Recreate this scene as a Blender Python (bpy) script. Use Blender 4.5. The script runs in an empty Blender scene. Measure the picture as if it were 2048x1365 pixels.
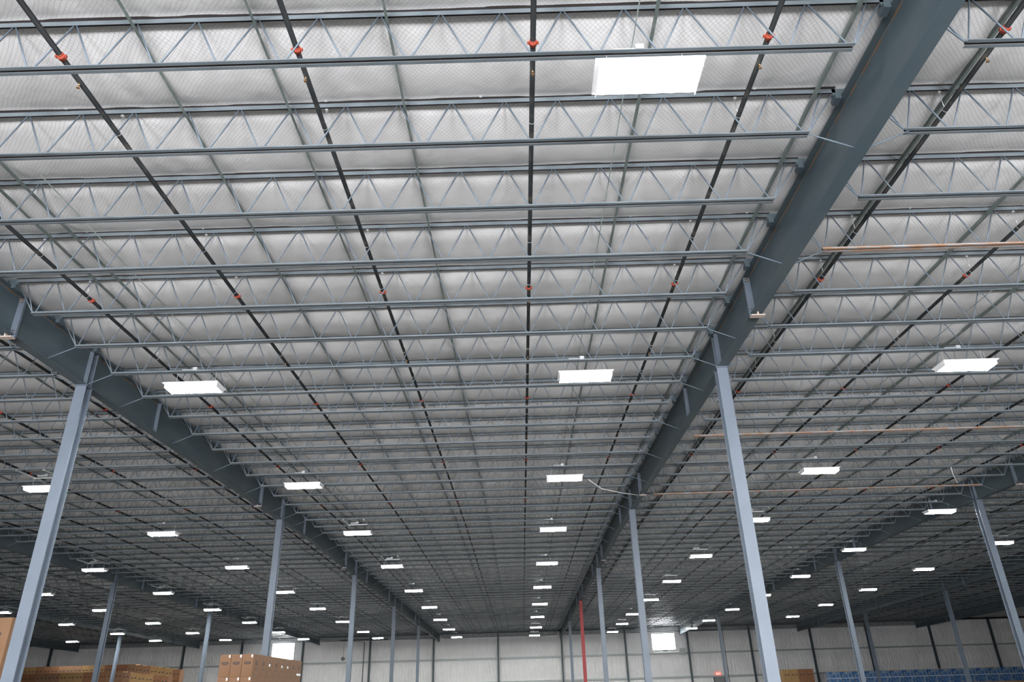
import bpy, math, random
from mathutils import Vector, Matrix
random.seed(7)
C = bpy.context.scene.collection
SC = bpy.context.scene

# ------------------------------------------------------------------ camera
HC = 1.6                      # camera height above the floor
F, PITCH, ROLL, YAW = 1454.4973, 0.4542475, -0.0286795, -0.0004156
def cam_axes():
    cp, sp, cy, sy, cr, sr = (math.cos(PITCH), math.sin(PITCH), math.cos(YAW), math.sin(YAW), math.cos(ROLL), math.sin(ROLL))
    fwd = Vector((sy*cp, cy*cp, sp)); right = Vector((cy, -sy, 0)); up = right.cross(fwd)
    return cr*right + sr*up, -sr*right + cr*up, fwd
R_, U_, F_ = cam_axes()
cd = bpy.data.cameras.new('camera'); cam = bpy.data.objects.new('camera', cd); C.objects.link(cam)
m = Matrix((R_, U_, -F_)).transposed().to_4x4(); m.translation = (0, 0, HC); cam.matrix_world = m
cd.sensor_fit = 'HORIZONTAL'; cd.sensor_width = 36.0; cd.lens = F/2048*36.0
cd.clip_start = 0.05; cd.clip_end = 400
SC.camera = cam

# ------------------------------------------------------------------ world, daylight, exposure
w = bpy.data.worlds.new('sky'); SC.world = w; w.use_nodes = True
w.node_tree.nodes['Background'].inputs[0].default_value = (0.62, 0.78, 1.0, 1)
w.node_tree.nodes['Background'].inputs[1].default_value = 1.0
SC.view_settings.view_transform = 'Standard'; SC.view_settings.look = 'None'
SC.view_settings.gamma = 1; SC.view_settings.use_curve_mapping = False
SC.view_settings.exposure = 0.0
LAMP = 345.0                   # emission of the tubes
WINDOW = 30.0                  # emission of the daylight panes
DOCK = 5000.0                 # daylight through each open dock door behind the camera
DOORS = (-15.0, -5.0, 5.0, 15.0)
for x in DOORS:
    ld = bpy.data.lights.new('dock_daylight', 'AREA'); ld.shape = 'RECTANGLE'; ld.size = 4.6; ld.size_y = 4.6
    ld.energy = DOCK; ld.color = (0.96, 0.965, 1.0)
    lo = bpy.data.objects.new('dock_daylight', ld); C.objects.link(lo)
    lo.location = (x, -12.1, 2.6); lo.rotation_euler = (math.radians(90), 0, 0)
    lo.rotation_euler = (math.radians(97), 0, 0)

# ------------------------------------------------------------------ measured layout (z above the camera; world z adds HC)
ZT, ZB = 7.660+HC, 6.947+HC           # joist panel points, top and bottom
SL, YR = 0.01298, 36.0                # roof slope, ridge line
def dz(Y): return SL*(Y-10) if Y < YR else SL*(YR-10)-SL*(Y-YR)
Y0, SP = 6.3175, 1.524                # first joist in view, joist spacing
GX = [-54.2, -39.4, -24.7, -10.02, 4.87, 19.45, 33.9, 48.4, 62.9]   # girder lines
COLY = [15.6+15.24*n for n in range(-1, 5)]
ZP = (ZT+ZB)/2                        # sprinkler branch lines
ZL = 6.477+HC                         # fixture lenses
YW, YF = 96.3, -12.0                  # far wall, wall behind the camera
XL, XR = -64.0, 70.0
GTOP, GBOT = ZT-0.10, 6.74-SL*5.6+HC  # girder top and bottom (at Y=10 reference)

# ------------------------------------------------------------------ materials
def mat(name, col, rough=0.6, metal=0.0, noise=None, bump=None, emit=None, spec=None):
    m = bpy.data.materials.new(name); m.use_nodes = True; nt = m.node_tree; b = nt.nodes['Principled BSDF']
    b.inputs['Base Color'].default_value = (*col, 1); b.inputs['Roughness'].default_value = rough; b.inputs['Metallic'].default_value = metal
    if spec is not None: b.inputs['Specular IOR Level'].default_value = spec
    if emit:
        b.inputs['Emission Color'].default_value = (*emit[0], 1); b.inputs['Emission Strength'].default_value = emit[1]
    tc = None
    if noise or bump: tc = nt.nodes.new('ShaderNodeTexCoord')
    if noise:                          # (scale xyz, second colour, low, high, detail)
        mp = nt.nodes.new('ShaderNodeMapping'); mp.inputs['Scale'].default_value = noise[0]
        nt.links.new(tc.outputs['Object'], mp.inputs[0])
        n = nt.nodes.new('ShaderNodeTexNoise'); n.inputs['Scale'].default_value = 1; n.inputs['Detail'].default_value = noise[4]
        nt.links.new(mp.outputs[0], n.inputs[0])
        r = nt.nodes.new('ShaderNodeValToRGB'); r.color_ramp.elements[0].position = noise[2]; r.color_ramp.elements[1].position = noise[3]
        r.color_ramp.elements[0].color = (*col, 1); r.color_ramp.elements[1].color = (*noise[1], 1)
        nt.links.new(n.outputs[0], r.inputs[0]); nt.links.new(r.outputs[0], b.inputs['Base Color'])
    if bump:                           # (scale xyz, strength, distance)
        mp = nt.nodes.new('ShaderNodeMapping'); mp.inputs['Scale'].default_value = bump[0]
        nt.links.new(tc.outputs['Object'], mp.inputs[0])
        n = nt.nodes.new('ShaderNodeTexNoise'); n.inputs['Scale'].default_value = 1; n.inputs['Detail'].default_value = 3
        nt.links.new(mp.outputs[0], n.inputs[0])
        bp = nt.nodes.new('ShaderNodeBump'); bp.inputs['Strength'].default_value = bump[1]; bp.inputs['Distance'].default_value = bump[2]
        nt.links.new(n.outputs[0], bp.inputs['Height']); nt.links.new(bp.outputs[0], b.inputs['Normal'])
    return m
M = {}
M['steel'] = mat('joist_primer', (0.100, 0.122, 0.135), 0.6, noise=((3, 9, 9), (0.140, 0.163, 0.176), .35, .7, 3))
M['chordshade'] = mat('chord_primer_shade', (0.035, 0.026, 0.024), 0.8)  # dark brown primer, with the shade in and under the chords painted in
M['rod'] = mat('web_primer', (0.105, 0.135, 0.165), 0.6)
M['rustchord'] = mat('rusty_chord', (0.30, 0.17, 0.10), 0.7, noise=((4, 9, 9), (0.27, 0.27, 0.27), .4, .6, 3))
M['girder'] = mat('girder_primer', (0.055, 0.080, 0.095), 0.55, noise=((1.5, .7, 2.5), (0.075, 0.098, 0.108), .35, .7, 4))
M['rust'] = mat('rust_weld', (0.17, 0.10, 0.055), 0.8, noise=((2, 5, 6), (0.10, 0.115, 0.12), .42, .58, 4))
M['column'] = mat('column_primer', (0.118, 0.142, 0.178), 0.5, noise=((2, 2, 1.2), (0.095, 0.120, 0.148), .35, .7, 3))
M['red'] = mat('red_paint', (0.30, 0.012, 0.016), 0.5)
M['pipe'] = mat('black_pipe', (0.010, 0.012, 0.013), 0.6, noise=((6, 3, 6), (0.045, 0.041, 0.034), .54, .72, 4), spec=.25)
M['orange'] = mat('orange_coupling', (0.38, 0.065, 0.035), 0.6)
M['brass'] = mat('brass', (0.45, 0.28, 0.14), 0.35, 0.8)
M['galv'] = mat('galvanised', (0.60, 0.62, 0.62), 0.35, 0.6)
M['bridge'] = mat('bridging_primer', (0.13, 0.16, 0.15), 0.55, noise=((9, 5, 9), (0.21, 0.235, 0.22), .5, .7, 3))
M['white'] = mat('white_enamel', (0.8, 0.8, 0.8), 0.4)
M['lamp'] = mat('glowing_lens', (0.9, 0.9, 0.9), 0.4, emit=((0.98, 1.0, 0.985), LAMP))
M['lampside'] = mat('glowing_lens_side', (0.9, 0.9, 0.9), 0.4, emit=((0.98, 1.0, 0.985), 12.0))
M['pane'] = mat('bright_pane', (0.8, 0.8, 0.8), 0.4, emit=((0.93, 0.97, 1.0), WINDOW))
M['floor'] = mat('concrete', (0.050, 0.048, 0.045), 0.7, noise=((.4, .4, .4), (0.065, 0.062, 0.058), .3, .7, 4))
M['carton'] = mat('cardboard', (0.175, 0.092, 0.048), 0.8, noise=((1.3, 1.3, 2), (0.150, 0.078, 0.036), .35, .7, 2))
M['carton2'] = mat('cardboard_yellow', (0.23, 0.135, 0.052), 0.8)
M['carton3'] = mat('cardboard_red', (0.155, 0.068, 0.028), 0.8)
M['ink'] = mat('black_print', (0.03, 0.02, 0.02), 0.7)
M['inkline'] = mat('print_band', (0.22, 0.13, 0.08), 0.7)
M['label'] = mat('paper_label', (0.80, 0.78, 0.76), 0.6)
M['wood'] = mat('pallet_wood', (0.42, 0.26, 0.11), 0.8)
M['bracket'] = mat('bare_bracket', (0.42, 0.34, 0.29), 0.7)
M['blue'] = mat('blue_wrap', (0.035, 0.12, 0.30), 0.35, noise=((5, 5, 3), (0.22, 0.29, 0.36), .45, .62, 5))
M['girt'] = mat('girt_steel', (0.30, 0.33, 0.32), 0.4)
M['flash'] = mat('eave_flashing', (0.62, 0.63, 0.62), 0.3)
M['darkcol'] = mat('wall_column_paint', (0.045, 0.062, 0.070), 0.5)
M['door'] = mat('door_grey', (0.16, 0.17, 0.165), 0.5)
M['exit'] = mat('exit_red', (0.8, 0.1, 0.08), 0.5, emit=((1.0, 0.12, 0.08), 1.5))
M['exitletter'] = mat('exit_letters', (0.9, 0.9, 0.9), 0.5, emit=((1.0, 0.8, 0.75), 1.2))
M['dark'] = mat('dark_plastic', (0.03, 0.035, 0.035), 0.5)

def vinyl(name, net):
    m = bpy.data.materials.new(name); m.use_nodes = True; nt = m.node_tree; N = nt.nodes.new; L = nt.links.new
    b = nt.nodes['Principled BSDF']; b.inputs['Roughness'].default_value = 0.40; b.inputs['Specular IOR Level'].default_value = 0.6
    tc = N('ShaderNodeTexCoord'); sep = N('ShaderNodeSeparateXYZ'); L(tc.outputs['Object'], sep.inputs[0])
    def math_(op, a, b_=None, c=None):
        n = N('ShaderNodeMath'); n.operation = op
        for i, v in enumerate((a, b_, c)):
            if v is None: continue
            if isinstance(v, (int, float)): n.inputs[i].default_value = v
            else: L(v, n.inputs[i])
        return n.outputs[0]
    big = N('ShaderNodeTexNoise'); big.inputs['Scale'].default_value = 0.55; big.inputs['Detail'].default_value = 3
    L(tc.outputs['Object'], big.inputs[0])
    ramp = N('ShaderNodeValToRGB'); ramp.color_ramp.elements[0].position = .3; ramp.color_ramp.elements[1].position = .7
    ramp.color_ramp.elements[0].color = (0.66, 0.65, 0.645, 1); ramp.color_ramp.elements[1].color = (0.75, 0.742, 0.735, 1)
    L(big.outputs[0], ramp.inputs[0])
    col = ramp.outputs[0]; height = None
    if net:
        wob = N('ShaderNodeTexNoise'); wob.inputs['Scale'].default_value = 1.7; L(tc.outputs['Object'], wob.inputs[0])
        wv = math_('MULTIPLY', wob.outputs[0], 0.16)
        a = math_('ADD', sep.outputs[0], math_('MULTIPLY', sep.outputs[1], 0.92)); a = math_('ADD', a, wv)
        c = math_('SUBTRACT', sep.outputs[0], math_('MULTIPLY', sep.outputs[1], 0.92)); c = math_('ADD', c, wv)
        l1 = math_('ABSOLUTE', math_('SUBTRACT', math_('FRACT', math_('DIVIDE', a, 0.068)), 0.5))
        l2 = math_('ABSOLUTE', math_('SUBTRACT', math_('FRACT', math_('DIVIDE', c, 0.068)), 0.5))
        ln = math_('MINIMUM', l1, l2)
        s = N('ShaderNodeMapRange'); s.inputs['From Min'].default_value = 0.015; s.inputs['From Max'].default_value = 0.055
        s.inputs['To Min'].default_value = 1; s.inputs['To Max'].default_value = 0; L(ln, s.inputs[0])
        mx = N('ShaderNodeMix'); mx.data_type = 'RGBA'; L(math_('MULTIPLY', s.outputs[0], 0.7), mx.inputs[0]); L(col, mx.inputs[6]); mx.inputs[7].default_value = (0.36, 0.36, 0.35, 1)
        col = mx.outputs[2]; height = s.outputs[0]
    L(col, b.inputs['Base Color'])
    wr = N('ShaderNodeTexNoise'); wr.inputs['Scale'].default_value = 1; wr.inputs['Detail'].default_value = 4
    mp = N('ShaderNodeMapping'); mp.inputs['Scale'].default_value = (1.6, 1.1, 1.2) if net else (8.0, 8.0, 0.35); mp.inputs['Rotation'].default_value = (0, 0, 0.5 if net else 0)
    L(tc.outputs['Object'], mp.inputs[0]); L(mp.outputs[0], wr.inputs[0])
    bp = N('ShaderNodeBump'); bp.inputs['Strength'].default_value = 0.8; bp.inputs['Distance'].default_value = 0.05 if net else 0.22; L(wr.outputs[0], bp.inputs['Height'])
    nrm = bp.outputs[0]
    if net:                        # fine diagonal creases
        mp2 = N('ShaderNodeMapping'); mp2.inputs['Scale'].default_value = (14, 2.0, 2); mp2.inputs['Rotation'].default_value = (0, 0, -0.45)
        wr2 = N('ShaderNodeTexNoise'); wr2.inputs['Scale'].default_value = 1; wr2.inputs['Detail'].default_value = 2
        L(tc.outputs['Object'], mp2.inputs[0]); L(mp2.outputs[0], wr2.inputs[0])
        msk = N('ShaderNodeTexNoise'); msk.inputs['Scale'].default_value = 0.8; L(tc.outputs['Object'], msk.inputs[0])
        mr = N('ShaderNodeMapRange'); mr.inputs['From Min'].default_value = .5; mr.inputs['From Max'].default_value = .68; L(msk.outputs[0], mr.inputs[0])
        b2 = N('ShaderNodeBump'); b2.inputs['Distance'].default_value = 0.012; L(math_('MULTIPLY', mr.outputs[0], 0.8), b2.inputs['Strength'])
        L(wr2.outputs[0], b2.inputs['Height']); L(nrm, b2.inputs['Normal']); nrm = b2.outputs[0]
        b3 = N('ShaderNodeBump'); b3.inputs['Distance'].default_value = 0.004; b3.inputs['Strength'].default_value = .6
        L(height, b3.inputs['Height']); L(nrm, b3.inputs['Normal']); nrm = b3.outputs[0]
    L(nrm, b.inputs['Normal'])
    return m
M['ceiling'] = vinyl('netted_white_vinyl', True)
M['wallvinyl'] = vinyl('white_wall_vinyl', False)

# ------------------------------------------------------------------ mesh helpers
class MB:
    def __init__(s): s.v = []; s.f = []; s.mi = []; s.smooth = []
    def face(s, f, mi=0, sm=False): s.f.append(f); s.mi.append(mi); s.smooth.append(sm)
    def box(s, x0, x1, y0, y1, z0, z1, mi=0):
        n = len(s.v); s.v += [(x0, y0, z0), (x1, y0, z0), (x1, y1, z0), (x0, y1, z0), (x0, y0, z1), (x1, y0, z1), (x1, y1, z1), (x0, y1, z1)]
        for f in ((3, 2, 1, 0), (4, 5, 6, 7), (0, 1, 5, 4), (1, 2, 6, 5), (2, 3, 7, 6), (3, 0, 4, 7)): s.face([n+i for i in f], mi)
        return s
    def tube(s, p, q, r, seg=8, mi=0, cap=True):
        p, q = Vector(p), Vector(q); d = (q-p).normalized(); a = d.orthogonal().normalized(); b = d.cross(a); n = len(s.v)
        for c in (p, q):
            for i in range(seg):
                t = 2*math.pi*i/seg; s.v.append(tuple(c + r*(math.cos(t)*a+math.sin(t)*b)))
        for i in range(seg): s.face([n+i, n+(i+1) % seg, n+seg+(i+1) % seg, n+seg+i], mi, seg > 5)
        if cap: s.face([n+i for i in reversed(range(seg))], mi); s.face([n+seg+i for i in range(seg)], mi)
        return s
    def path(s, pts, r, seg=8, mi=0):
        n = len(s.v); pts = [Vector(p) for p in pts]
        for k, c in enumerate(pts):
            d = (pts[min(k+1, len(pts)-1)]-pts[max(k-1, 0)]).normalized()
            ref = Vector((0, 0, 1)) if abs(d.z) < .9 else Vector((0, 1, 0))
            a = d.cross(ref).normalized(); b = d.cross(a)
            for i in range(seg):
                t = 2*math.pi*i/seg; s.v.append(tuple(c + r*(math.cos(t)*a+math.sin(t)*b)))
        for k in range(len(pts)-1):
            for i in range(seg): s.face([n+k*seg+i, n+k*seg+(i+1) % seg, n+(k+1)*seg+(i+1) % seg, n+(k+1)*seg+i], mi, True)
        s.face([n+i for i in reversed(range(seg))], mi); s.face([n+(len(pts)-1)*seg+i for i in range(seg)], mi)
        return s
    def sweep(s, prof, ys, fz, x0=0, mi=0):
        """closed profile [(x,z)] swept along Y following height fz(Y)"""
        n = len(s.v); k = len(prof)
        for y in ys:
            for (x, z) in prof: s.v.append((x0+x, y, z+fz(y)))
        for j in range(len(ys)-1):
            for i in range(k): s.face([n+j*k+i, n+(j+1)*k+i, n+(j+1)*k+(i+1) % k, n+j*k+(i+1) % k], mi)
        s.face([n+i for i in range(k)], mi); s.face([n+(len(ys)-1)*k+i for i in reversed(range(k))], mi)
        return s
    def mesh(s, name, mats):
        me = bpy.data.meshes.new(name); me.from_pydata(s.v, [], s.f)
        for m_ in (mats if isinstance(mats, (list, tuple)) else [mats]): me.materials.append(m_)
        me.polygons.foreach_set('material_index', s.mi); me.polygons.foreach_set('use_smooth', s.smooth); me.update()
        return me
def ob(name, me, parent=None, loc=(0, 0, 0), rot=None, scale=None):
    o = bpy.data.objects.new(name, me); C.objects.link(o); o.location = loc
    if rot: o.rotation_euler = rot
    if scale: o.scale = scale
    if parent: o.parent = parent
    return o
def tag(o, label=None, cat=None, group=None, kind=None):
    if label: o['label'] = label
    if cat: o['category'] = cat
    if group: o['group'] = group
    if kind: o['kind'] = kind
    return o
def thing(name, label, cat, loc=(0, 0, 0), group=None, scale=None):
    return tag(ob(name, None, None, loc, None, scale), label, cat, group)
def copy_tree(o, loc, label=None, group=None, scale=None):
    c = o.copy(); C.objects.link(c); c.location = loc
    if scale: c.scale = scale
    if label: c['label'] = label
    if group: c['group'] = group
    for ch in o.children:
        d = ch.copy(); C.objects.link(d); d.parent = c
        for g in ch.children:
            e = g.copy(); C.objects.link(e); e.parent = d
    return c
ORD = ['first', 'second', 'third', 'fourth', 'fifth', 'sixth', 'seventh', 'eighth', 'ninth', 'tenth', 'eleventh', 'twelfth', 'thirteenth',
       'fourteenth', 'fifteenth', 'sixteenth', 'seventeenth', 'eighteenth', 'nineteenth', 'twentieth']
def yr(a, b, step=None):
    ys = [a, b] + ([YR] if a < YR < b else [])
    if step:
        k = math.ceil(a/step)*step
        while k < b: ys.append(k); k += step
    return sorted(set(ys))

# ------------------------------------------------------------------ setting: floor, ceiling, walls
fl = MB().box(XL, XR, YF, YW, -0.2, 0).mesh('floor', M['floor']); tag(ob('floor', fl), kind='structure')
# insulation blanket: pinned over every joist, sagging between them
mb = MB(); seg = 10; js = list(range(-12, 60)); ys = []
for i in js:
    for k in range(seg): ys.append((Y0+(i+k/seg)*SP, k/seg))
ys = [t for t in ys if YF <= t[0] <= YW]; ys.append((YW+.1, 0))
xs = []; x = XL
while x < XR: xs.append(x); x += 0.42 if -12 < x < 22 else 1.0
xs.append(XR)
rnd = random.Random(3); pk = {}
for yy, ph in ys:
    row = math.floor((yy-Y0)/SP+1e-6)
    for j, xx in enumerate(xs):
        a = 0.100+0.018*math.sin(xx*1.1+row*2.3)+0.012*math.sin(xx*3.7+row*1.1)
        sag = a*math.sin(math.pi*ph)**0.75 if ph > 0 else 0
        sag += 0.010*math.sin(xx*8.3+row)*math.sin(math.pi*ph)
        mb.v.append((xx, yy, ZT+0.068+dz(yy)-sag))
nx = len(xs)
for r in range(len(ys)-1):
    for j in range(nx-1): mb.face([r*nx+j, (r+1)*nx+j, (r+1)*nx+j+1, r*nx+j+1], 0, True)
ce = ob('ceiling', mb.mesh('ceiling', M['ceiling'])); tag(ce, kind='structure')
# roof deck above it keeps the daylight out
rd = MB(); rd.sweep([(XL-.3, 0.12), (XR+.3, 0.12), (XR+.3, 0.2), (XL-.3, 0.2)], [YF-.3, YR, YW+.3], lambda y: ZT+dz(y))
tag(ob('roof_deck', rd.mesh('roof_deck', M['galv'])), kind='structure')

# far wall: vinyl faced blanket bulging between the girts
GIRTS = [6.53+HC, 4.16+HC, 1.52+HC, 0.4]
def bulge_wall(name, along_x, p0, p1, fixed, sign):
    mb = MB(); top = ZT+0.12+dz(YW) if along_x else ZT+0.45
    lv = [0.0]+sorted(GIRTS)+[top]; zs = []
    for a, b in zip(lv[:-1], lv[1:]):
        n = 6 if b-a > 1 else 2
        for k in range(n): zs.append((a+(b-a)*k/n, math.sin(math.pi*k/n) if n > 2 else 0))
    zs.append((top, 0)); ps = []; p = p0
    while p < p1: ps.append(p); p += 0.45
    ps.append(p1)
    for z, bl in zs:
        for p in ps:
            seam = 0.05*abs(math.sin(math.pi*p/1.85))**0.4
            d = fixed + sign*(bl*(0.16+seam))
            mb.v.append((p, d, z) if along_x else (d, p, z))
    n = len(ps)
    for r in range(len(zs)-1):
        for j in range(n-1): mb.face([r*n+j, r*n+j+1, (r+1)*n+j+1, (r+1)*n+j], 0, True)
    return tag(ob(name, mb.mesh(name, M['wallvinyl'])), kind='structure')
bulge_wall('wall_back', True, XL, XR, YW, -1)
bulge_wall('wall_left', False, YF, YW, XL, 1)
bulge_wall('wall_right', False, YF, YW, XR, -1)
# wall behind the camera, with the open dock doors
mb = MB(); xs_ = [XL]
for x in DOORS: xs_ += [x-2.4, x+2.4]
xs_.append(XR)
for a, b in zip(xs_[::2], xs_[1::2]): mb.box(a, b, YF-.15, YF, 0, ZT+.2)
for x in DOORS: mb.box(x-2.4, x+2.4, YF-.15, YF, 5.0, ZT+.2)
tag(ob('wall_front', mb.mesh('wall_front', M['wallvinyl'])), kind='structure')

# windows high in the far wall
def window(n, x0, x1, z0, z1):
    y = YW-0.22
    t = ob('window_%d' % n, MB().box(x0, x1, y, y+.03, z0, z1).mesh('window_pane', M['pane'])); tag(t, kind='structure')
    fr = MB(); g = .07
    fr.box(x0-g, x0, y-.03, YW, z0-g, z1+g).box(x1, x1+g, y-.03, YW, z0-g, z1+g).box(x0, x1, y-.03, YW, z0-g, z0).box(x0, x1, y-.03, YW, z1, z1+g)
    ob('window_frame', fr.mesh('window_frame', M['galv']), t)
window(1, 16.0, 18.75, 4.60+HC, 6.38+HC)
window(2, -30.4, -27.75, 4.70+HC, 6.50+HC)
# door and frame
d = tag(ob('door_1', MB().box(23.0, 24.15, YW-.2, YW-.12, 0, 3.0).mesh('door', M['door'])), kind='structure')
ob('door_frame', MB().box(22.9, 23.0, YW-.24, YW-.1, 0, 3.1).box(24.15, 24.25, YW-.24, YW-.1, 0, 3.1).box(23.0, 24.15, YW-.24, YW-.1, 3.0, 3.1).mesh('door_frame', M['dark']), d)
ob('door_handle', MB().box(23.95, 24.05, YW-.27, YW-.2, 1.0, 1.05).mesh('door_handle', M['galv']), d)
# eave flashing and base strip
for nm, z0, z1, mm in (('trim_1', GIRTS[0]-.05, GIRTS[0]+.05, 'flash'), ('trim_2', ZT+dz(YW)-.03, ZT+dz(YW)+.06, 'darkcol')):
    tag(ob(nm, MB().box(XL, XR, YW-.16, YW-.02, z0, z1).mesh(nm, M[mm])), kind='structure')
tag(ob('baseboard_back', MB().box(XL, XR, YW-.08, YW, 0, .15).mesh('base', M['girt'])), kind='structure')

# wall columns and girts
WX = [-57.5, -49.3, -41.2, -34.1, -26.6, -18.4, -10.65, -2.8, 4.94, 12.7, 20.3, 27.9, 35.3, 42.2, 49.9, 57.3, 65.0]
zt_w = ZT+dz(YW)
def wcol_side(k):
    n = len(WX); c = 8
    return ('%s wall column left of the center' % ORD[c-k-1]) if k < c else ('%s wall column right of the center' % ORD[k-c]) if k > c else 'wall column at the right girder end'
wme = MB().box(-.10, .10, -.30, -.285, 0, zt_w).box(-.10, .10, -.015, 0, 0, zt_w).box(-.008, .008, -.285, -.015, 0, zt_w).mesh('wall_column', M['darkcol'])
for k, x in enumerate(WX):
    tag(ob('wall_column', wme, None, (x, YW-.24, 0)), 'dark steel I-section %s, against the white far wall' % wcol_side(k), 'column', 'dark columns along the far wall')
for gi, z in enumerate(GIRTS[1:3]):
    for k in range(len(WX)-1):
        x0, x1 = WX[k]+.12, WX[k+1]-.12
        mb = MB().box(x0, x1, YW-.26, YW-.10, z-.09, z-.07).box(x0, x1, YW-.26, YW-.10, z+.07, z+.09).box(x0, x1, YW-.26, YW-.24, z-.07, z+.07)
        side = 'left' if WX[k] < 4 else 'right'; num = ORD[8-k-1] if k < 8 else ORD[k-8]
        tag(ob('wall_girt', mb.mesh('wall_girt', M['girt'])), '%s grey horizontal girt on far wall, %s span %s of the center column' % ('upper' if gi == 0 else 'lower', num, side), 'girt', 'grey girts on the far wall')

# ------------------------------------------------------------------ girders (spliced lengths) and columns
def Igirder(y0, y1):
    """origin at bottom centre line; top/bottom follow the roof slope"""
    return y0, y1
FW, FT = 0.115, 0.022
BAYN = ['far left outer', 'outer left', 'left', 'middle', 'right', 'outer right', 'far right outer', 'last right']
GN = ['leftmost', 'third left', 'second left', 'left', 'right', 'second right', 'third right', 'fourth right', 'rightmost']
SPL = [YF+.05, -2.4] + [12.85+15.15*k for k in range(0, 6)] + [YW-.48]
SPL = [s for s in SPL if s < 90] + [YW-.48]
kick_off = {-5, -3, -1, 0, 1, 3}
def joist_index(Y): return round((Y-Y0)/SP)
for gi, gx in enumerate(GX):
    for si in range(len(SPL)-1):
        a, b = SPL[si]+.006, SPL[si+1]-.006
        if abs(gx) > 50 and b < 45: continue
        if abs(gx) > 30 and b < 20: continue
        ym = (a+b)/2; fz = lambda y: dz(y)
        Y_ = yr(a, b)
        where = ['behind the camera', 'overhead at the top edge', 'reaching the nearest column', 'over the second column', 'over the third column', 'over the fourth column', 'over the fifth column', 'at the far wall'][min(si, 7)]
        g = thing('steel_girder', '%s blue-grey plate girder line, length %s' % (GN[gi], where), 'girder', (gx, a, 0), 'steel girders running away from the camera')
        f2 = lambda y: dz(y+a)
        yl = [y-a for y in Y_]
        ob('web', MB().sweep([(-.006, GBOT+FT), (.006, GBOT+FT), (.006, GTOP-FT), (-.006, GTOP-FT)], yl, f2).mesh('girder_web', M['girder']), g)
        ob('top_flange', MB().sweep([(-FW, GTOP-FT), (FW, GTOP-FT), (FW, GTOP), (-FW, GTOP)], yl, f2).mesh('girder_top_flange', M['girder']), g)
        ob('bottom_flange', MB().sweep([(-FW, GBOT), (FW, GBOT), (FW, GBOT+FT), (-FW, GBOT+FT)], yl, f2).mesh('girder_bottom_flange', M['girder']), g)
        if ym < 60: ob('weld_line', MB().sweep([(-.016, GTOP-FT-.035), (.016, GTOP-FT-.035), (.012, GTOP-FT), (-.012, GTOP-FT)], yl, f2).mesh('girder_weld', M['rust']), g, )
        # splice end plates with bolts
        def plate(yc, name, mm, w=FW+.015, down=0.05, t=.018):
            z0, z1 = GBOT+dz(yc)-down, GTOP+dz(yc)-FT-.03
            return ob(name, MB().box(-w, w, yc-a-t/2, yc-a+t/2, z0, z1).mesh(name, M[mm]), g)
        for yc, s in ((a+.012, 1), (b-.012, -1)):
            if yc < 1: continue
            p_ = plate(yc, 'splice_plate', 'column')
            if s < 0 and yc < 45:
                zb_ = GBOT+dz(yc)
                ob('splice_bracket', MB().box(-FW-.02, FW+.02, yc-a-.11, yc-a+.02, zb_-.075, zb_-.055).box(-.012, .012, yc-a-.11, yc-a, zb_-.055, zb_).mesh('splice_bracket', M['bracket']), g)
                bm_ = MB()
                for bx in (-.09, -.05, .05, .09):
                    for bz in (.05, .11, .75, .81): bm_.tube((bx, yc-a-.035, zb_+bz), (bx, yc-a-.009, zb_+bz), .014, 6)
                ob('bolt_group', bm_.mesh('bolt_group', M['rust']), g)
        # stiffeners at the columns and beyond them
        for cy in COLY:
            for yy in (cy-.10, cy+.10, cy+3.45):
                if a < yy < b and yy < 80:
                    z0, z1 = GBOT+dz(yy)+FT, GTOP+dz(yy)-FT
                    ob('stiffener', MB().box(-FW+.01, -.006, yy-a-.008, yy-a+.008, z0, z1).box(.006, FW-.01, yy-a-.008, yy-a+.008, z0, z1).mesh('stiffener', M['column']), g)
        # flange braces up to the ends of the joist bottom chords
        for ji in range(joist_index(a), joist_index(b)+1):
            yj = Y0+ji*SP
            if not (a < yj < b) or ji < 0 or ji > 40: continue
            if ((ji-6+5) % 10)-5 not in kick_off: continue
            zb_ = GBOT+dz(yj)+.004
            for s in (-1, 1):
                if (s < 0 and gi == 0) or (s > 0 and gi == len(GX)-1): continue
                ob('flange_brace', MB().tube((s*.10, yj-a+.02, zb_), (s*.70, yj-a, ZB+dz(yj)-.03), .011, 6).mesh('flange_brace', M['rod']), g)
# columns
def column_parts(h, key):
    c = .125
    A = MB().box(-c, c, -c, -c+.016, .02, h-.02).mesh('col_front_flange', M[key])
    B = MB().box(-c, c, c-.016, c, .02, h-.02).mesh('col_rear_flange', M[key])
    W = MB().box(-.006, .006, -c+.016, c-.016, .02, h-.02).mesh('col_web', M[key])
    T = MB().box(-c-.02, c+.02, -c-.03, c+.03, h-.02, h).mesh('col_cap', M[key])
    P = MB().box(-c-.06, c+.06, -c-.06, c+.06, 0, .02).mesh('col_base', M[key])
    return (('front_flange', A), ('rear_flange', B), ('web', W), ('cap_plate', T), ('base_plate', P))
for gi, gx in enumerate(GX):
    for ci, cy in enumerate(COLY):
        if ci == 0 and not (2 <= gi <= 5): continue
        if abs(gx) > 30 and ci < 2: continue
        if abs(gx) > 50: continue
        red = (gi == 4 and ci == 4)
        n_ = ['behind the camera', 'nearest', 'second', 'third', 'fourth', 'fifth'][ci]
        lab = ('red painted steel column under the right girder, beyond the blue-grey ones' if red else
               '%s steel I-section column %s under the %s girder line' % ('light blue-grey' if ci < 3 else 'dark blue-grey', 'behind the camera' if ci == 0 else n_+' from the camera', GN[gi]))
        x_ = gx-.03 if gi == 4 else gx
        t = thing('steel_column', lab, 'column', (x_, cy, 0), 'steel building columns')
        for nm, me in column_parts(GBOT+dz(cy)-.001, 'red' if red else 'column'): ob(nm, me, t)

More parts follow.
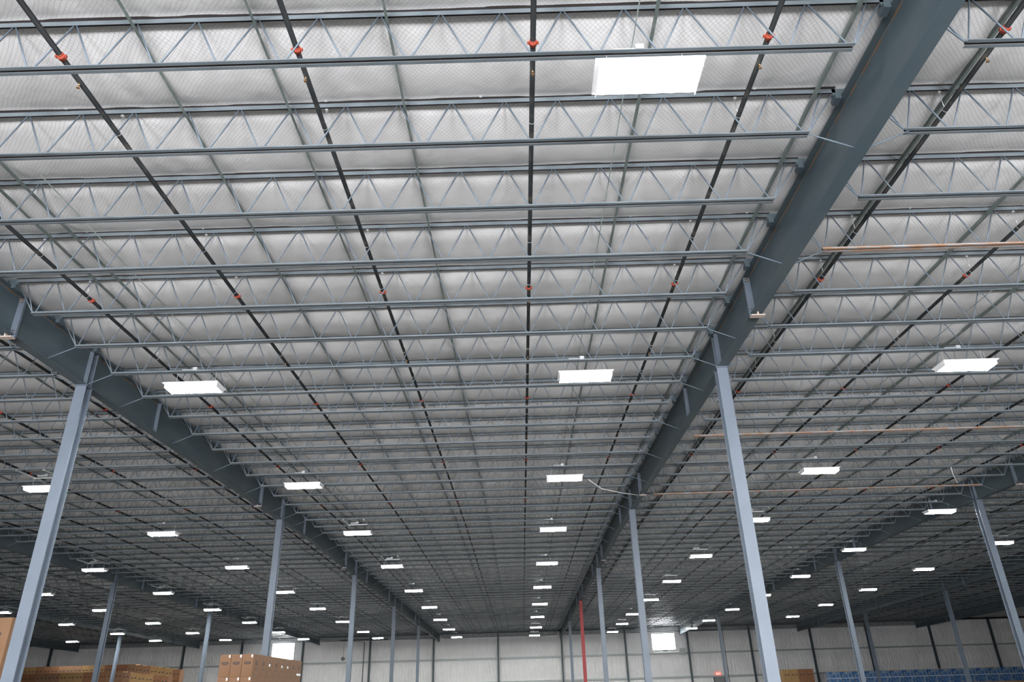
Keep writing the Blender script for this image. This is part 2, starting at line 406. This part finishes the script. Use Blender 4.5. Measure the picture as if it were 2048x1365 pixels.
# ------------------------------------------------------------------ open web joists (local x from the left girder, L = 14.89)
LB = 14.89; PP = 0.75514
peaks = [10.02-0.0145+k*PP for k in range(-12, 7)]; peaks = [0.354]+peaks
bots = [10.02-0.0145+(k+.5)*PP for k in range(-12, 5)]; bots = [0.69]+bots+[4.1574+10.02]
DZ = ZB-ZT
def chord(z_h, z_v0, z_v1, x0, x1, gap, leg, t=.006, hm=0):
    mb = MB()
    for s in (-1, 1):
        g0, g1 = s*gap, s*(gap+leg)
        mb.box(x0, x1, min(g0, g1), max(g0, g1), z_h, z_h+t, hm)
        ga, gb = sorted((s*gap, s*(gap+t)))
        mb.box(x0, x1, ga, gb, z_v0, z_v1)
        gc, gd = sorted((s*(gap-.001), s*gap)); mb.box(x0, x1, gc, gd, z_v0, z_v1, 1)  # thin dark liner: shade inside the chord gap put into the colour
    return mb
top_me = chord(.052, -.018, .052, .16, LB-.16, .014, .052, .006, 1).mesh('top_chord', [M['steel'], M['chordshade']])  # horizontal legs get the painted shade of an unlit underside
bot_me = chord(DZ-.042, DZ-.036, DZ+.012, bots[0]-.03, bots[-1]+.02, .018, .046).mesh('bottom_chord', [M['steel'], M['chordshade']])
bot_rust = bot_me.copy(); bot_rust.materials[0] = M['rustchord']
diag = []
for i in range(len(bots)):
    diag.append((bots[i], peaks[i])); diag.append((bots[i], peaks[i+1]))
diag.append((bots[0], .17)); diag.append((bots[-1], LB-.17))
def rod(mb, b, p, seg):
    s = 1 if p > b else -1
    off = .034 if abs(p-b) > .3 else .02
    mb.tube((b+s*off*.9, 0, DZ-.006), (p-s*.012, 0, .006), .0115, seg, 0, seg > 4)
rod_me = []
for b, p in diag:
    mb = MB(); rod(mb, b, p, 7); rod_me.append(mb.mesh('web_bar', M['rod']))
webs = MB()
for b, p in diag: rod(webs, b, p, 4)
web_me = webs.mesh('web_bars', M['rod'])
seats = []
for e, (x0, x1) in enumerate(((.012, .21), (LB-.21, LB-.012))):
    seat = MB(); seats.append(seat)
    for s in (-1, 1):
        y0_, y1_ = sorted((s*.020, s*.075)); seat.box(x0, x1, y0_, y1_, -.098, -.090); y0_, y1_ = sorted((s*.014, s*.02)); seat.box(x0, x1, y0_, y1_, -.098, .05)
    l0, l1 = ((.125, .215), (LB-.215, LB-.125))[e]
    seat.box(l0, l1, -.076, .076, -.175, -.098)
seat_me = [q.mesh('bearing_seat', M['girder']) for q in seats]

clip_me = MB().box(-.018, .018, -.085, -.064, .035, .060).mesh('deck_clip', M['galv'])
def ordinal(n):
    if n < 20: return ORD[n]
    tens = ['twent', 'thirt', 'fort', 'fift']; q, m_ = divmod(n+1, 10)
    return tens[q-2]+'ieth' if m_ == 0 else tens[q-2]+'y-'+ORD[m_-1]
def joist_label(bay, i):
    side = {3: 'middle bay', 4: 'bay right of the right girder', 2: 'bay left of the left girder',
            1: 'outer left bay', 5: 'outer right bay', 0: 'far left bay', 6: 'far right bay'}[bay]
    return '%sblue-grey open-web joist, %s row from camera, %s' % ('' if i < 14 else 'distant ', ordinal(i), side)
def y_first(bay):                      # first joist row that shows in each bay
    return {3: 0, 4: 0, 2: 3, 5: 10, 1: 13, 6: 26, 0: 26}[bay]
cand = []
for bay in range(0, 7):
    for i in range(y_first(bay), 59):
        cand.append((Y0+i*SP + abs((GX[bay]+GX[bay+1])/2)*.4, bay, i))
cand.sort()
single = set((b, i) for _, b, i in cand[:300]); rest = [(b, i) for _, b, i in cand[300:]]
DETAIL = lambda b, i: (b == 3 and i < 9) or (b == 4 and i < 6) or (b == 2 and 5 <= i < 10)
proto = {}
for _, bay, i in cand[:300]:
    sx = (GX[bay+1]-GX[bay])/LB; Y = Y0+i*SP
    t = thing('steel_joist', joist_label(bay, i), 'joist', (GX[bay], Y, ZT+dz(Y)), 'open-web joists', (sx, 1, 1))
    grp = 'open-web joists of the %s bay' % BAYN[bay] + ('' if i < 20 else ', distant rows'); t['group'] = grp
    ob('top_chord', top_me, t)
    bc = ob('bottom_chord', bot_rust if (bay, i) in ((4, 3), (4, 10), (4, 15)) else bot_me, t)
    if bot_rust is bc.data: bc['label'] = 'rust brown bottom chord'
    if DETAIL(bay, i):
        for me in rod_me: ob('web_bar', me, t)
        if i in (1, 3):
            for cx in (1.3, 3.4, 5.2, 7.1, 9.3, 11.1, 13.2): ob('deck_clip', clip_me, t, (cx+.37*i, 0, 0))
    else: tag(ob('web_bars', web_me, t), kind='stuff')
    if i < 24 and bay in (2, 3, 4): [ob('bearing_seat', q, t) for q in seat_me]
# the few rows behind and above the camera, and the most distant ones: one object
mb = MB()
def add_joist(mb, gx, sx, Y, z):
    for me in (top_me, bot_me, web_me):
        n = len(mb.v)
        for v in me.vertices: mb.v.append((gx+v.co.x*sx, Y+v.co.y, z+v.co.z))
        for p in me.polygons: mb.face([n+q for q in p.vertices])
for b, i in rest: add_joist(mb, GX[b], (GX[b+1]-GX[b])/LB, Y0+i*SP, ZT+dz(Y0+i*SP))
tag(ob('distant_joists', mb.mesh('distant_joists', M['steel'])), 'farthest blue-grey open-web joists crowded together in the outermost bays', 'joists', None, 'stuff')
mb = MB()
for i in (-3, -2, -1):
    for b in (2, 3, 4): add_joist(mb, GX[b], (GX[b+1]-GX[b])/LB, Y0+i*SP, ZT+dz(Y0+i*SP))
tag(ob('overhead_joists', mb.mesh('overhead_joists', M['steel'])), 'blue-grey open-web joists overhead behind the top edge of the photo', 'joists', None, 'stuff')

# ------------------------------------------------------------------ bridging bars along the joists
BR = {3: [1.80, 2.24, 5.47, 6.96, 8.59, 11.92, 14.42], 4: [1.48, 3.78, 6.05, 9.0, 12.6], 2: [2.2, 5.6, 9.2, 12.4], 5: [2.0, 5.5, 9, 12.5], 1: [2.2, 5.6, 9.2, 12.4]}
for bay, l in BR.items():
    for k, dx in enumerate(l):
        x = GX[bay]+dx; a = 2.0 if bay in (2, 3, 4) else 20.0; z0 = ZT-.088
        wd = .034 if not (bay == 4 and k == 0) else .05
        pr = [(-wd/2, z0), (wd/2, z0), (wd/2, z0+.005), (-wd/2+.005, z0+.005), (-wd/2+.005, z0+.066), (-wd/2, z0+.066)]
        me = MB().sweep(pr, yr(0, YW-1-a) if a > YR else [0, YR-a, YW-1-a], lambda y, a=a: dz(y+a)).mesh('bridging_bar', M['bridge'])
        tag(ob('bridging_bar', me, None, (x, a, 0)), 'thin grey-green bridging angle under the joist tops, %s from left in the %s bay' % (ORD[k], BAYN[bay]), 'bridging', 'bridging bars')

# ------------------------------------------------------------------ sprinkler branch lines
coup = MB(); r = .047
coup.tube((0, -.03, 0), (0, .03, 0), r, 12).tube((0, -.045, 0), (0, -.03, 0), .043, 12).tube((0, .03, 0), (0, .045, 0), .043, 12)
coup.box(-.070, -.042, -.018, .018, -.012, .012).box(.042, .070, -.018, .018, -.012, .012)
coup.tube((-.058, 0, -.026), (-.058, 0, .026), .007, 6).tube((.058, 0, -.026), (.058, 0, .026), .007, 6)
coup_me = coup.mesh('coupling', M['orange'])
head = MB().tube((0, 0, -.03), (0, 0, -.06), .012, 8).tube((-.012, 0, -.06), (-.012, 0, -.10), .003, 5).tube((.012, 0, -.06), (.012, 0, -.10), .003, 5).tube((0, 0, -.10), (0, 0, -.106), .022, 10)
head_me = head.mesh('sprinkler_head', M['brass'])
hang = MB(); N_ = 12
for i in range(N_):
    t0, t1 = 2*math.pi*i/N_, 2*math.pi*(i+1)/N_
    hang.tube((.040*math.cos(t0), 0, .040*math.sin(t0)), (.040*math.cos(t1), 0, .040*math.sin(t1)), .004, 4, 0, False)
hang.tube((0, 0, .04), (0, 0, ZT-ZP-.01), .005, 6).box(-.02, .02, -.02, .02, ZT-ZP-.045, ZT-ZP-.015)
hang_me = hang.mesh('pipe_hanger', M['galv'])
for k in range(-16, 17):
    x = 0.362+2.92*k
    if not (GX[0] < x < GX[-2]) or min(abs(x-g) for g in GX) < .25: continue
    a = 3.0 if abs(x) < 20 else 18.0 if abs(x) < 35 else 40.0; b = YW-2.2
    y_ = [a]+([YR] if a < YR else [])+[b]
    lab = ('%s black sprinkler pipe %s of the one running up the photo center' % (ORD[abs(k)-1], 'left' if k < 0 else 'right')) if k else 'black sprinkler pipe running straight up the photo center'
    t = thing('sprinkler_line', lab, 'pipe', (x, a, 0), 'sprinkler branch pipes')
    ob('pipe', MB().path([(0, y-a, ZP+dz(y)) for y in y_], .035, 10).mesh('branch_pipe', M['pipe']), t)
    n = 0; yy = 6.47
    while yy < b:
        if yy > a and yy < 75: ob('coupling', coup_me, t, (0, yy-a, ZP+dz(yy)))
        if a < yy < 32:
            for hy in (yy+.42, yy+3.3): ob('sprinkler_head', head_me, t, (0, hy-a, ZP+dz(hy)))
        yy += 6.15
    for i in range(1, 20):
        yj = Y0+i*SP+.03
        if i % 3 != 2 and yj > a: ob('pipe_hanger', hang_me, t, (0, yj-a, ZP+dz(yj)))

# black sprinkler main along the far wall
def run(name, pts, r, label, cat, key='pipe', drops=()):
    t = thing(name, label, cat, pts[0]); o = Vector(pts[0])
    ob('pipe', MB().path([Vector(p)-o for p in pts], r, 8).mesh('run', M[key]), t)
    for p, q in drops: ob('hanger_rod', MB().tube(Vector(p)-o, Vector(q)-o, .02, 6).mesh('rod', M[key]), t)
    return t
top_ = lambda y: ZT+dz(y)
ym_ = 95.2
run('sprinkler_main', [(-60, ym_, 7.02+HC), (-24.4, ym_, 7.05+HC), (13.3, ym_, 7.03+HC), (13.9, ym_, 7.03+HC)], .10, 'long black sprinkler main along the top of the far wall', 'pipe',
    drops=[((x, ym_, 7.04+HC), (x, ym_, top_(ym_))) for x in (-53, -46, -38, -31, -24, -16.9, -7.5, -4.4, 3, 8, 13.2)])
run('sprinkler_main', [(16.3, ym_, 7.08+HC), (62, ym_, 7.05+HC)], .10, 'black sprinkler main above the right window, hung on rods', 'pipe',
    drops=[((x, ym_, 7.09+HC), (x, ym_, top_(ym_)+.02)) for x in (16.4, 20, 26, 32, 40, 48)])
run('riser_pipe', [(13.3, ym_, 6.95+HC), (13.3, ym_, 6.55+HC), (24.5, ym_, 6.6+HC), (24.5, ym_, .3)], .04, 'thin black pipe stepping down beside the right window then dropping to floor', 'pipe')
run('riser_pipe', [(-16.2, ym_, 6.9+HC), (-16.2, ym_, 6.62+HC), (-22.0, ym_, 6.62+HC), (-18.9, 94.7, 6.3+HC), (-18.9, 94.7, .3)], .05, 'black pipe loop and drop by the wall columns left of center', 'pipe')

# ------------------------------------------------------------------ light fixtures
fw, fd, fh = .60, .22, .10
hou = MB().box(-fw-.03, fw+.03, -fd-.05, fd+.05, fh-.012, fh+.012).box(-fw, -fw+.012, -fd, fd, -.005, fh).box(fw-.012, fw, -fd, fd, -.005, fh)
hou_me = hou.mesh('housing', M['white'])
lens = MB(); pr = [(-fd, fh-.012), (-fd+.0, .035), (-fd+.05, 0), (fd-.05, 0), (fd, .035), (fd, fh-.012)]
n0 = len(lens.v)
for x in (-fw+.012, fw-.012):
    for (y, z) in pr: lens.v.append((x, y, z))
for i in range(6): lens.face([i, (i+1) % 6, 6+(i+1) % 6, 6+i], 0 if i == 2 else 1)
lens.face([5, 4, 3, 2, 1, 0], 1); lens.face([6, 7, 8, 9, 10, 11], 1)
lens_me = lens.mesh('lens', [M['lamp'], M['lampside']])
def up(z0): return ZB-ZL+.0
wire = MB().tube((-.45, 0, fh+.02), (-.45, 0, DZ*-1*0+ZB-ZL-.03), .004, 5).mesh('hanger_wire', M['galv'])
wire2 = MB().tube((.45, 0, fh+.02), (.45, 0, ZB-ZL-.03), .004, 5).mesh('hanger_wire', M['galv'])
cord = MB().path([(-.1, 0, fh+.02), (-.16, .03, fh+.2), (-.12, .05, .45), (-.2, .05, ZB-ZL+.03)], .007, 6).mesh('power_cord', M['dark'])
jb = MB().box(-.36, -.02, -.02, .06, ZB-ZL+.015, ZB-ZL+.06).box(-.10, .0, -.05, .08, ZB-ZL+.02, ZB-ZL+.10).mesh('junction_box', M['galv'])
FX = [(1.67, 0), (1.66, 6), (1.66, 12), (1.62, 17.8), (1.61, 23.85), (1.57, 29.9), (1.59, 35.85), (1.56, 42), (1.58, 48.3), (1.56, 54.4),
      (-7.36, 5.98), (-7.32, 11.9), (-7.23, 17.7), (-7.14, 23.7), (-7.2, 29.8), (-7.19, 35.8), (-7.25, 42.05), (-7.29, 48), (-7.25, 53.75),
      (-15.9, 11.62), (-15.56, 17.2), (-15.52, 23.25), (-15.67, 29.3), (-15.79, 35.3), (-15.96, 41.6), (-16.02, 48), (-15.88, 53.1),
      (-23.16, 22.7), (-23.37, 28.6), (-23.58, 34.5), (-23.83, 40.6), (-24.05, 46.7), (-23.76, 51.8), (-30.74, 28.2), (-31.3, 33.5), (-31.65, 39.6), (-31.94, 45.6), (-31.75, 50.9),
      (-38.55, 33.3), (-38.6, 38.8), (-38.6, 44.7), (-38.6, 50.0), (-46.53, 49.1),
      (10.43, 5.94), (10.44, 11.8), (10.63, 17.45), (10.18, 23.4), (10.22, 29.4), (10.27, 35.5), (10.19, 41.8), (10.27, 47.6), (10.27, 53.3),
      (18.54, 17.0), (18.5, 23.0), (18.66, 28.9), (18.83, 34.9), (18.83, 40.9), (18.83, 47), (18.8, 52.3),
      (26.15, 22.5), (26.09, 28.1), (26.38, 34.0), (26.57, 40), (26.73, 45.9)]
HID = [(x, r_) for x in (-7.3, 1.66, 10.4) for r_ in (-6,)] + [(-16.0, 0), (-16.0, 6), (-24, 12), (18.6, 0), (18.6, 6), (18.6, 12), (-7.36, 0), (10.43, 0)]
rows = {}
cols_ = [(-46.5, 'outermost left'), (-39, 'sixth left'), (-31.5, 'fifth left'), (-23.6, 'fourth left'), (-15.8, 'third left'), (-7.2, 'left of center'), (1.6, 'center'), (10.3, 'right of center'), (18.8, 'second right'), (26.4, 'outermost right')]
fix0 = None; cnt = {}
for n, (x, jr) in enumerate(FX+HID):
    ji = round(jr); Y = Y0+ji*SP if abs(jr-ji) < .26 else Y0+jr*SP
    colname = min(cols_, key=lambda c: abs(c[0]-x))[1]
    if n < len(FX):
        cnt[colname] = cnt.get(colname, 0)+1
        lab = 'glowing white fluorescent fixture, %s from the camera in the %s row' % (ORD[cnt[colname]-1], colname)
    else: lab = 'glowing white fluorescent fixture hung outside the photo frame, %s of the hidden ones' % ORD[n-len(FX)]
    if fix0 is None:
        fix0 = thing('light_fixture', lab, 'light', (x, Y, ZL-.03+dz(Y)), 'hanging fluorescent fixtures')
        ob('housing', hou_me, fix0); ob('lens', lens_me, fix0); ob('hanger_wire', wire, fix0); ob('hanger_wire', wire2, fix0); ob('power_cord', cord, fix0); ob('junction_box', jb, fix0)
    else:
        ft_ = copy_tree(fix0, (x, Y, ZL-.03+dz(Y)), lab)
        if abs(jr-ji) >= .26:
            f_ = Y0+math.floor(jr)*SP-Y
            ob('support_channel', MB().box(-.47, -.43, f_-.06, f_+SP+.06, ZB-ZL-.06, ZB-ZL-.02).box(.43, .47, f_-.06, f_+SP+.06, ZB-ZL-.06, ZB-ZL-.02).box(-.43, .43, -.02, .02, ZB-ZL-.06, ZB-ZL-.02).mesh('support_channel', M['galv']), ft_)
# thin conduits feeding the light rows
for x, a in ((1.663, 2.0), (-7.36, 9.0), (10.43, 9.0)):
    me = MB().path([(0, 0, ZT-.07+dz(a)), (0, YR-a, ZT-.07+dz(YR)), (0, 88-a, ZT-.07+dz(88))], .009, 6).mesh('conduit', M['bridge'])
    tag(ob('conduit', me, None, (x, a, 0)), 'thin grey electrical conduit above the %s row of lights' % ('center' if abs(x) < 3 else 'left' if x < 0 else 'right'), 'conduit')
# loose white cables
def zj(ji, z): return z+dz(Y0+ji*SP)
for pts, lab in (([(2.6, 25.8, 8.55), (3.1, 26.2, 8.3), (3.9, 26.6, 8.22), (4.6, 27.5, 8.35), (4.75, 28.5, 8.5)], 'loose pale cable draped below joists beside the right girder'),
                 ([(15.9, 26.13, 8.75), (16.0, 26.3, 8.5), (16.2, 26.5, 8.2)], 'short white strap dangling in the right bay near the outer girder')):
    o_ = Vector(pts[0]); tag(ob('loose_cable', MB().path([Vector(p)-o_ for p in pts], .012, 6).mesh('cable', M['label']), None, pts[0]), lab, 'cable')

# ------------------------------------------------------------------ small things on the far wall
ex = thing('exit_sign', 'small red glowing exit sign above the grey door', 'sign', (23.5, YW-.25, 3.2))
ob('sign_box', MB().box(-.3, .3, -.05, .05, 0, .3).mesh('sign_box', M['exit']), ex)
lt = MB()                                                        # E X I T
def bar(p, q): lt.tube((p[0], -.056, p[1]), (q[0], -.056, q[1]), .014, 4)
bar((-.22, .06), (-.22, .24)); bar((-.22, .24), (-.12, .24)); bar((-.22, .15), (-.14, .15)); bar((-.22, .06), (-.12, .06))
bar((-.08, .06), (.02, .24)); bar((-.08, .24), (.02, .06)); bar((.07, .06), (.07, .24)); bar((.12, .24), (.24, .24)); bar((.18, .24), (.18, .06))
ob('lettering', lt.mesh('exit_letters', M['exitletter']), ex)
hn = thing('hanging_siren', 'small dark horn hanging on a wire before far wall, left of center', 'siren', (-20.3, 90, 4.3+HC))
ob('horn', MB().tube((0, -.18, 0), (0, .1, 0), .2, 10).tube((0, .1, 0), (0, .3, .03), .12, 10).mesh('horn', M['dark']), hn)
ob('wire', MB().tube((0, .05, .2), (0, .05, top_(90)-4.3-HC), .02, 5).mesh('wire', M['dark']), hn)
vt = thing('window_operator', 'grey motor box and rail below the right window', 'motor', (18.9, YW-.35, 4.15+HC))
ob('motor_box', MB().box(.25, .95, -.15, .15, -.15, .55).mesh('motor_box', M['girt']), vt)
ob('rail', MB().box(-2.9, .25, -.06, .06, .1, .2).mesh('rail', M['galv']), vt)
ob('bracket', MB().box(-1.7, -1.2, -.08, .08, .2, .42).mesh('bracket', M['girt']), vt)

# ------------------------------------------------------------------ cartons and pallets
def pallet_mesh(w_, d_, h_=.14):
    mb = MB()
    for k in range(5):
        x = -w_/2+k*(w_-.1)/4; mb.box(x, x+.1, -d_/2, d_/2, h_-.02, h_)
    for k in range(3):
        y = -d_/2+k*(d_-.1)/2; mb.box(-w_/2, w_/2, y, y+.1, .02, h_-.02)
    mb.box(-w_/2, w_/2, -d_/2, -d_/2+.1, 0, .02).box(-w_/2, w_/2, d_/2-.1, d_/2, 0, .02)
    return mb
def carton_mesh(w_, d_, h_, key, gap=.006):
    x, y = w_/2-gap, d_/2-gap
    mb = MB().box(-x, x, -y, y, 0, h_-.004); return mb.mesh('carton_body', M[key])
def disc(mb, c, rx, rz, axis, off, n=20):
    """flat printed oval on a face; axis 'y' = facing -Y, 'x' = facing +X"""
    i0 = len(mb.v)
    for i in range(n):
        t = 2*math.pi*i/n; u, v_ = rx*math.cos(t), rz*math.sin(t)
        mb.v.append((c[0]+u, off, c[1]+v_) if axis == 'y' else (off, c[0]+u, c[1]+v_))
    mb.face([i0+i for i in range(n)])
# centre stack: 3 wide, 8 deep, four layers on two pallets
cw, cdp, ch = .355, .70, .66; X0, YB = -9.545, 25.0
body = carton_mesh(cw, cdp, ch, 'carton')
pm = MB()                                                         # rounded pill mark
for kx in range(1):
    i0 = len(pm.v); n = 10; pts = []
    for i in range(n+1): t = -math.pi/2+math.pi*i/n; pts.append((.07+.035*math.cos(t), .035*math.sin(t)))
    for i in range(n+1): t = math.pi/2+math.pi*i/n; pts.append((-.07+.035*math.cos(t), .035*math.sin(t)))
    for (u, v_) in pts: pm.v.append((u, -cdp/2+.004, .40+v_))
    pm.face(list(range(len(pts))))
pm.box(-.07, .07, -cdp/2+.0025, -cdp/2+.0045, .345, .352); pill_me = pm.mesh('printed_pill', M['ink'])
rm = MB(); disc(rm, (0, .40), .11, .055, 'x', cw/2-.004); rm.box(cw/2-.0055, cw/2-.0035, -.13, .13, .22, .232).box(cw/2-.0055, cw/2-.0035, -.12, .12, .06, .07)
round_me = rm.mesh('printed_oval', M['ink'])
rb = MB().box(cw/2-.0045, cw/2-.0025, -.08, .08, .393, .407).mesh('oval_band', M['inkline'])
pb = MB().box(-.07, .07, -cdp/2+.0015, -cdp/2+.0035, .394, .406).mesh('pill_band', M['inkline'])
lab_f = MB().box(.10, .145, -cdp/2+.001, -cdp/2+.005, .56, .64).mesh('paper_label', M['label'])
lab_s = MB().box(cw/2-.005, cw/2-.002, -.12, .02, .34, .42).mesh('paper_label', M['label'])
lab_l = MB().box(cw/2-.005, cw/2-.002, -.25, .3, .14, .21).mesh('paper_label', M['label'])
pal_me = pallet_mesh(3*cw, 2*cdp-.02, .19).mesh('pallet', M['wood'])
for lvl, z in enumerate((0.0, 1.51)):
    for k in range(4):
        tag(ob('wooden_pallet', pal_me, None, (X0+1.5*cw, YB+(2*k+1)*cdp, z)), 'wooden pallet %s the brown carton stack, %s from the camera' % ('under' if lvl == 0 else 'halfway up', ORD[k]), 'pallet', 'pallets in the carton stack')
layers = [.19, .85, 1.70, 2.36]; lname = ['bottom', 'lower', 'third', 'top']
for li, z in enumerate(layers):
    for j in range(8):
        for i in range(3):
            front, side = j == 0, i == 2
            if not (front or side) and li < 3: continue
            if front: lab = 'brown carton with black pill mark, %s of front three, %s layer of pallet stack' % (['left', 'middle', 'right'][i], lname[li])
            elif side: lab = 'brown carton with oval mark, %s along right side, %s layer of pallet stack' % (ORD[j], lname[li])
            else: lab = 'plain brown carton on top of pallet stack, %s back, %s column' % (ORD[j], ['left', 'middle'][i])
            t = thing('carton', lab, 'box', (X0+(i+.5)*cw, YB+(j+.5)*cdp, z), 'brown cartons of the center pallet stack')
            ob('box_body', body, t)
            if front and li >= 2:
                ob('printed_pill', pill_me, t); ob('pill_band', pb, t)
                ob('paper_label', lab_f, t)
            if side and li >= 2:
                ob('printed_oval', round_me, t); ob('oval_band', rb, t)
                if li == 3 and j in (2, 4, 5): ob('paper_label', lab_s, t)
                if li == 3 and j == 7: ob('paper_label', lab_l, t)
# tall cartons at the left edge
bw, bd, bh = 1.5, 0.38, 1.22
b2 = carton_mesh(bw, bd, bh, 'carton'); mk = MB()
disc(mk, (.42, .82), .14, .06, 'y', -bd/2+.004); mk.box(.34, .54, -bd/2+.002, -bd/2+.004, .66, .69); mk_me = mk.mesh('printed_mark', M['ink'])
for li in range(3):
    for k in range(2):
        t = thing('carton', 'large brown carton, %s, %s of the stack at the left photo edge' % (['bottom', 'middle', 'top'][li], ['right side', 'left side'][k]), 'box', (-13.20-bw/2-k*bw, 20+bd/2, .12+li*bh), 'large cartons at the left edge')
        ob('box_body', b2, t); ob('printed_mark', mk_me, t)
tag(ob('wooden_pallet', pallet_mesh(3.0, .38, .12).mesh('pallet', M['wood']), None, (-13.20-bw, 20+bd/2, 0)), 'wooden pallet under the large cartons at left edge', 'pallet')

# long rows of cartons far left
tw = .78; keys = ['carton2', 'carton3', 'carton']
far = {}
for key in keys:
    for hh in (1.0, .9): far[key, hh] = carton_mesh(tw, 1.0, hh, key)
dots = MB(); disc(dots, (-.17, .55), .10, .07, 'y', -.5+.0035, 8); disc(dots, (.17, .55), .10, .07, 'y', -.5+.0035, 8); dots_me = dots.mesh('printed_mark', M['ink'])
rr = random.Random(11)
for rowi, (ybase, x0, cnt_, htop) in enumerate(((82.0, -52.0, 22, 5.55), (80.4, -50.8, 20, 4.85))):
    for c in range(cnt_):
        x = x0+c*(tw+.01)
        drop = 0 if c < cnt_-7 else (c-(cnt_-7))*.10
        nst = 5 if rowi == 0 else 4
        hgt = (htop-drop-.15)/nst
        key = keys[(c//3+rowi) % 3]; me = carton_mesh(tw, 1.0, hgt, key)
        for s in range(nst):
            low = s < nst-2
            lab = ('%s carton in the %s far left row' % ({'carton2': 'yellow-brown', 'carton3': 'red-brown', 'carton': 'brown'}[key], 'rear' if rowi == 0 else 'front')) + ', %s stack, %s layer' % (ordinal(c), ORD[s])
            t = thing('carton', lab, 'box', (x, ybase, .15+s*hgt), 'far left cartons, %s %s %s' % (rowi, key, s == nst-1))
            ob('box_body', me, t)
            if s >= nst-2: ob('printed_mark', dots_me, t, (0, 0, hgt-1.0), None)
    for c in range((cnt_+1)//2):
        tag(ob('wooden_pallet', pallet_mesh(1.5, 1.0, .15).mesh('pallet', M['wood']), None, (x0+(2*c+.5)*(tw+.01), ybase, 0)), 'wooden pallet under the %s row of far left cartons, %s from left' % ('rear' if rowi == 0 else 'front', ORD[c]), 'pallet', 'pallets under far left row %d' % rowi)

# brown cartons behind the near right column
for c in range(4):
    key = ['carton2', 'carton2', 'carton3', 'carton3'][c]
    for s in range(3):
        t = thing('carton', '%s carton, %s layer, %s from left, beside the blue wrapped pallets' % ('yellow-brown' if c < 2 else 'red-brown', ['bottom', 'middle', 'top'][s], ORD[c]), 'box', (27.7+c*.8, 84.5, .12+s*1.08), 'cartons beside the blue pallets')
        ob('box_body', carton_mesh(.79, 1.0, 1.08, key), t)
        if s == 2: ob('printed_mark', dots_me, t)
tag(ob('wooden_pallet', pallet_mesh(3.2, 1.0, .12).mesh('pallet', M['wood']), None, (28.9, 84.5, 0)), 'wooden pallet under brown cartons beside the blue pallets', 'pallet')

# blue wrapped pallet loads far right
pw = 1.28
bl = MB(); bl.box(-pw/2+.02, pw/2-.02, -.5, .5, .14, .80).box(-pw/2+.02, pw/2-.02, -.5, .5, .84, 1.42)
for k in range(4):
    x = -pw/2+.02+k*.31
    bl.box(x+.01, x+.30, -.515, -.5, .16, .78); bl.box(x+.01, x+.30, -.515, -.5, .86, 1.40)
bl_me = bl.mesh('wrapped_goods', M['blue'])
bd_me = MB().box(-pw/2+.02, pw/2-.02, -.51, .49, .80, .84).mesh('white_band', M['label'])
pl_me = pallet_mesh(pw-.06, 1.0, .14).mesh('pallet_base', M['wood'])
cap_me = MB().box(-.4, .1, -.35, .3, 1.42, 1.50).mesh('top_sheet', M['wood'])
for c in range(17):
    for s in range(2):
        h = 1.42
        t = thing('pallet_load', 'blue wrapped pallet load, %s layer, %s from left in the far right row' % (['lower', 'upper'][s], ORD[c]), 'pallet load', (32.9+c*1.30, 85, s*(h+.14)+.0), 'blue wrapped pallet loads')
        ob('wrapped_goods', bl_me, t); ob('white_band', bd_me, t); ob('pallet_base', pl_me, t)
        if s == 0: ob('top_sheet', MB().box(-.6, .6, -.48, .48, 1.42, 1.555).mesh('top_sheet', M['carton3']), t)
        elif c % 4 == 1: ob('top_sheet', cap_me, t)
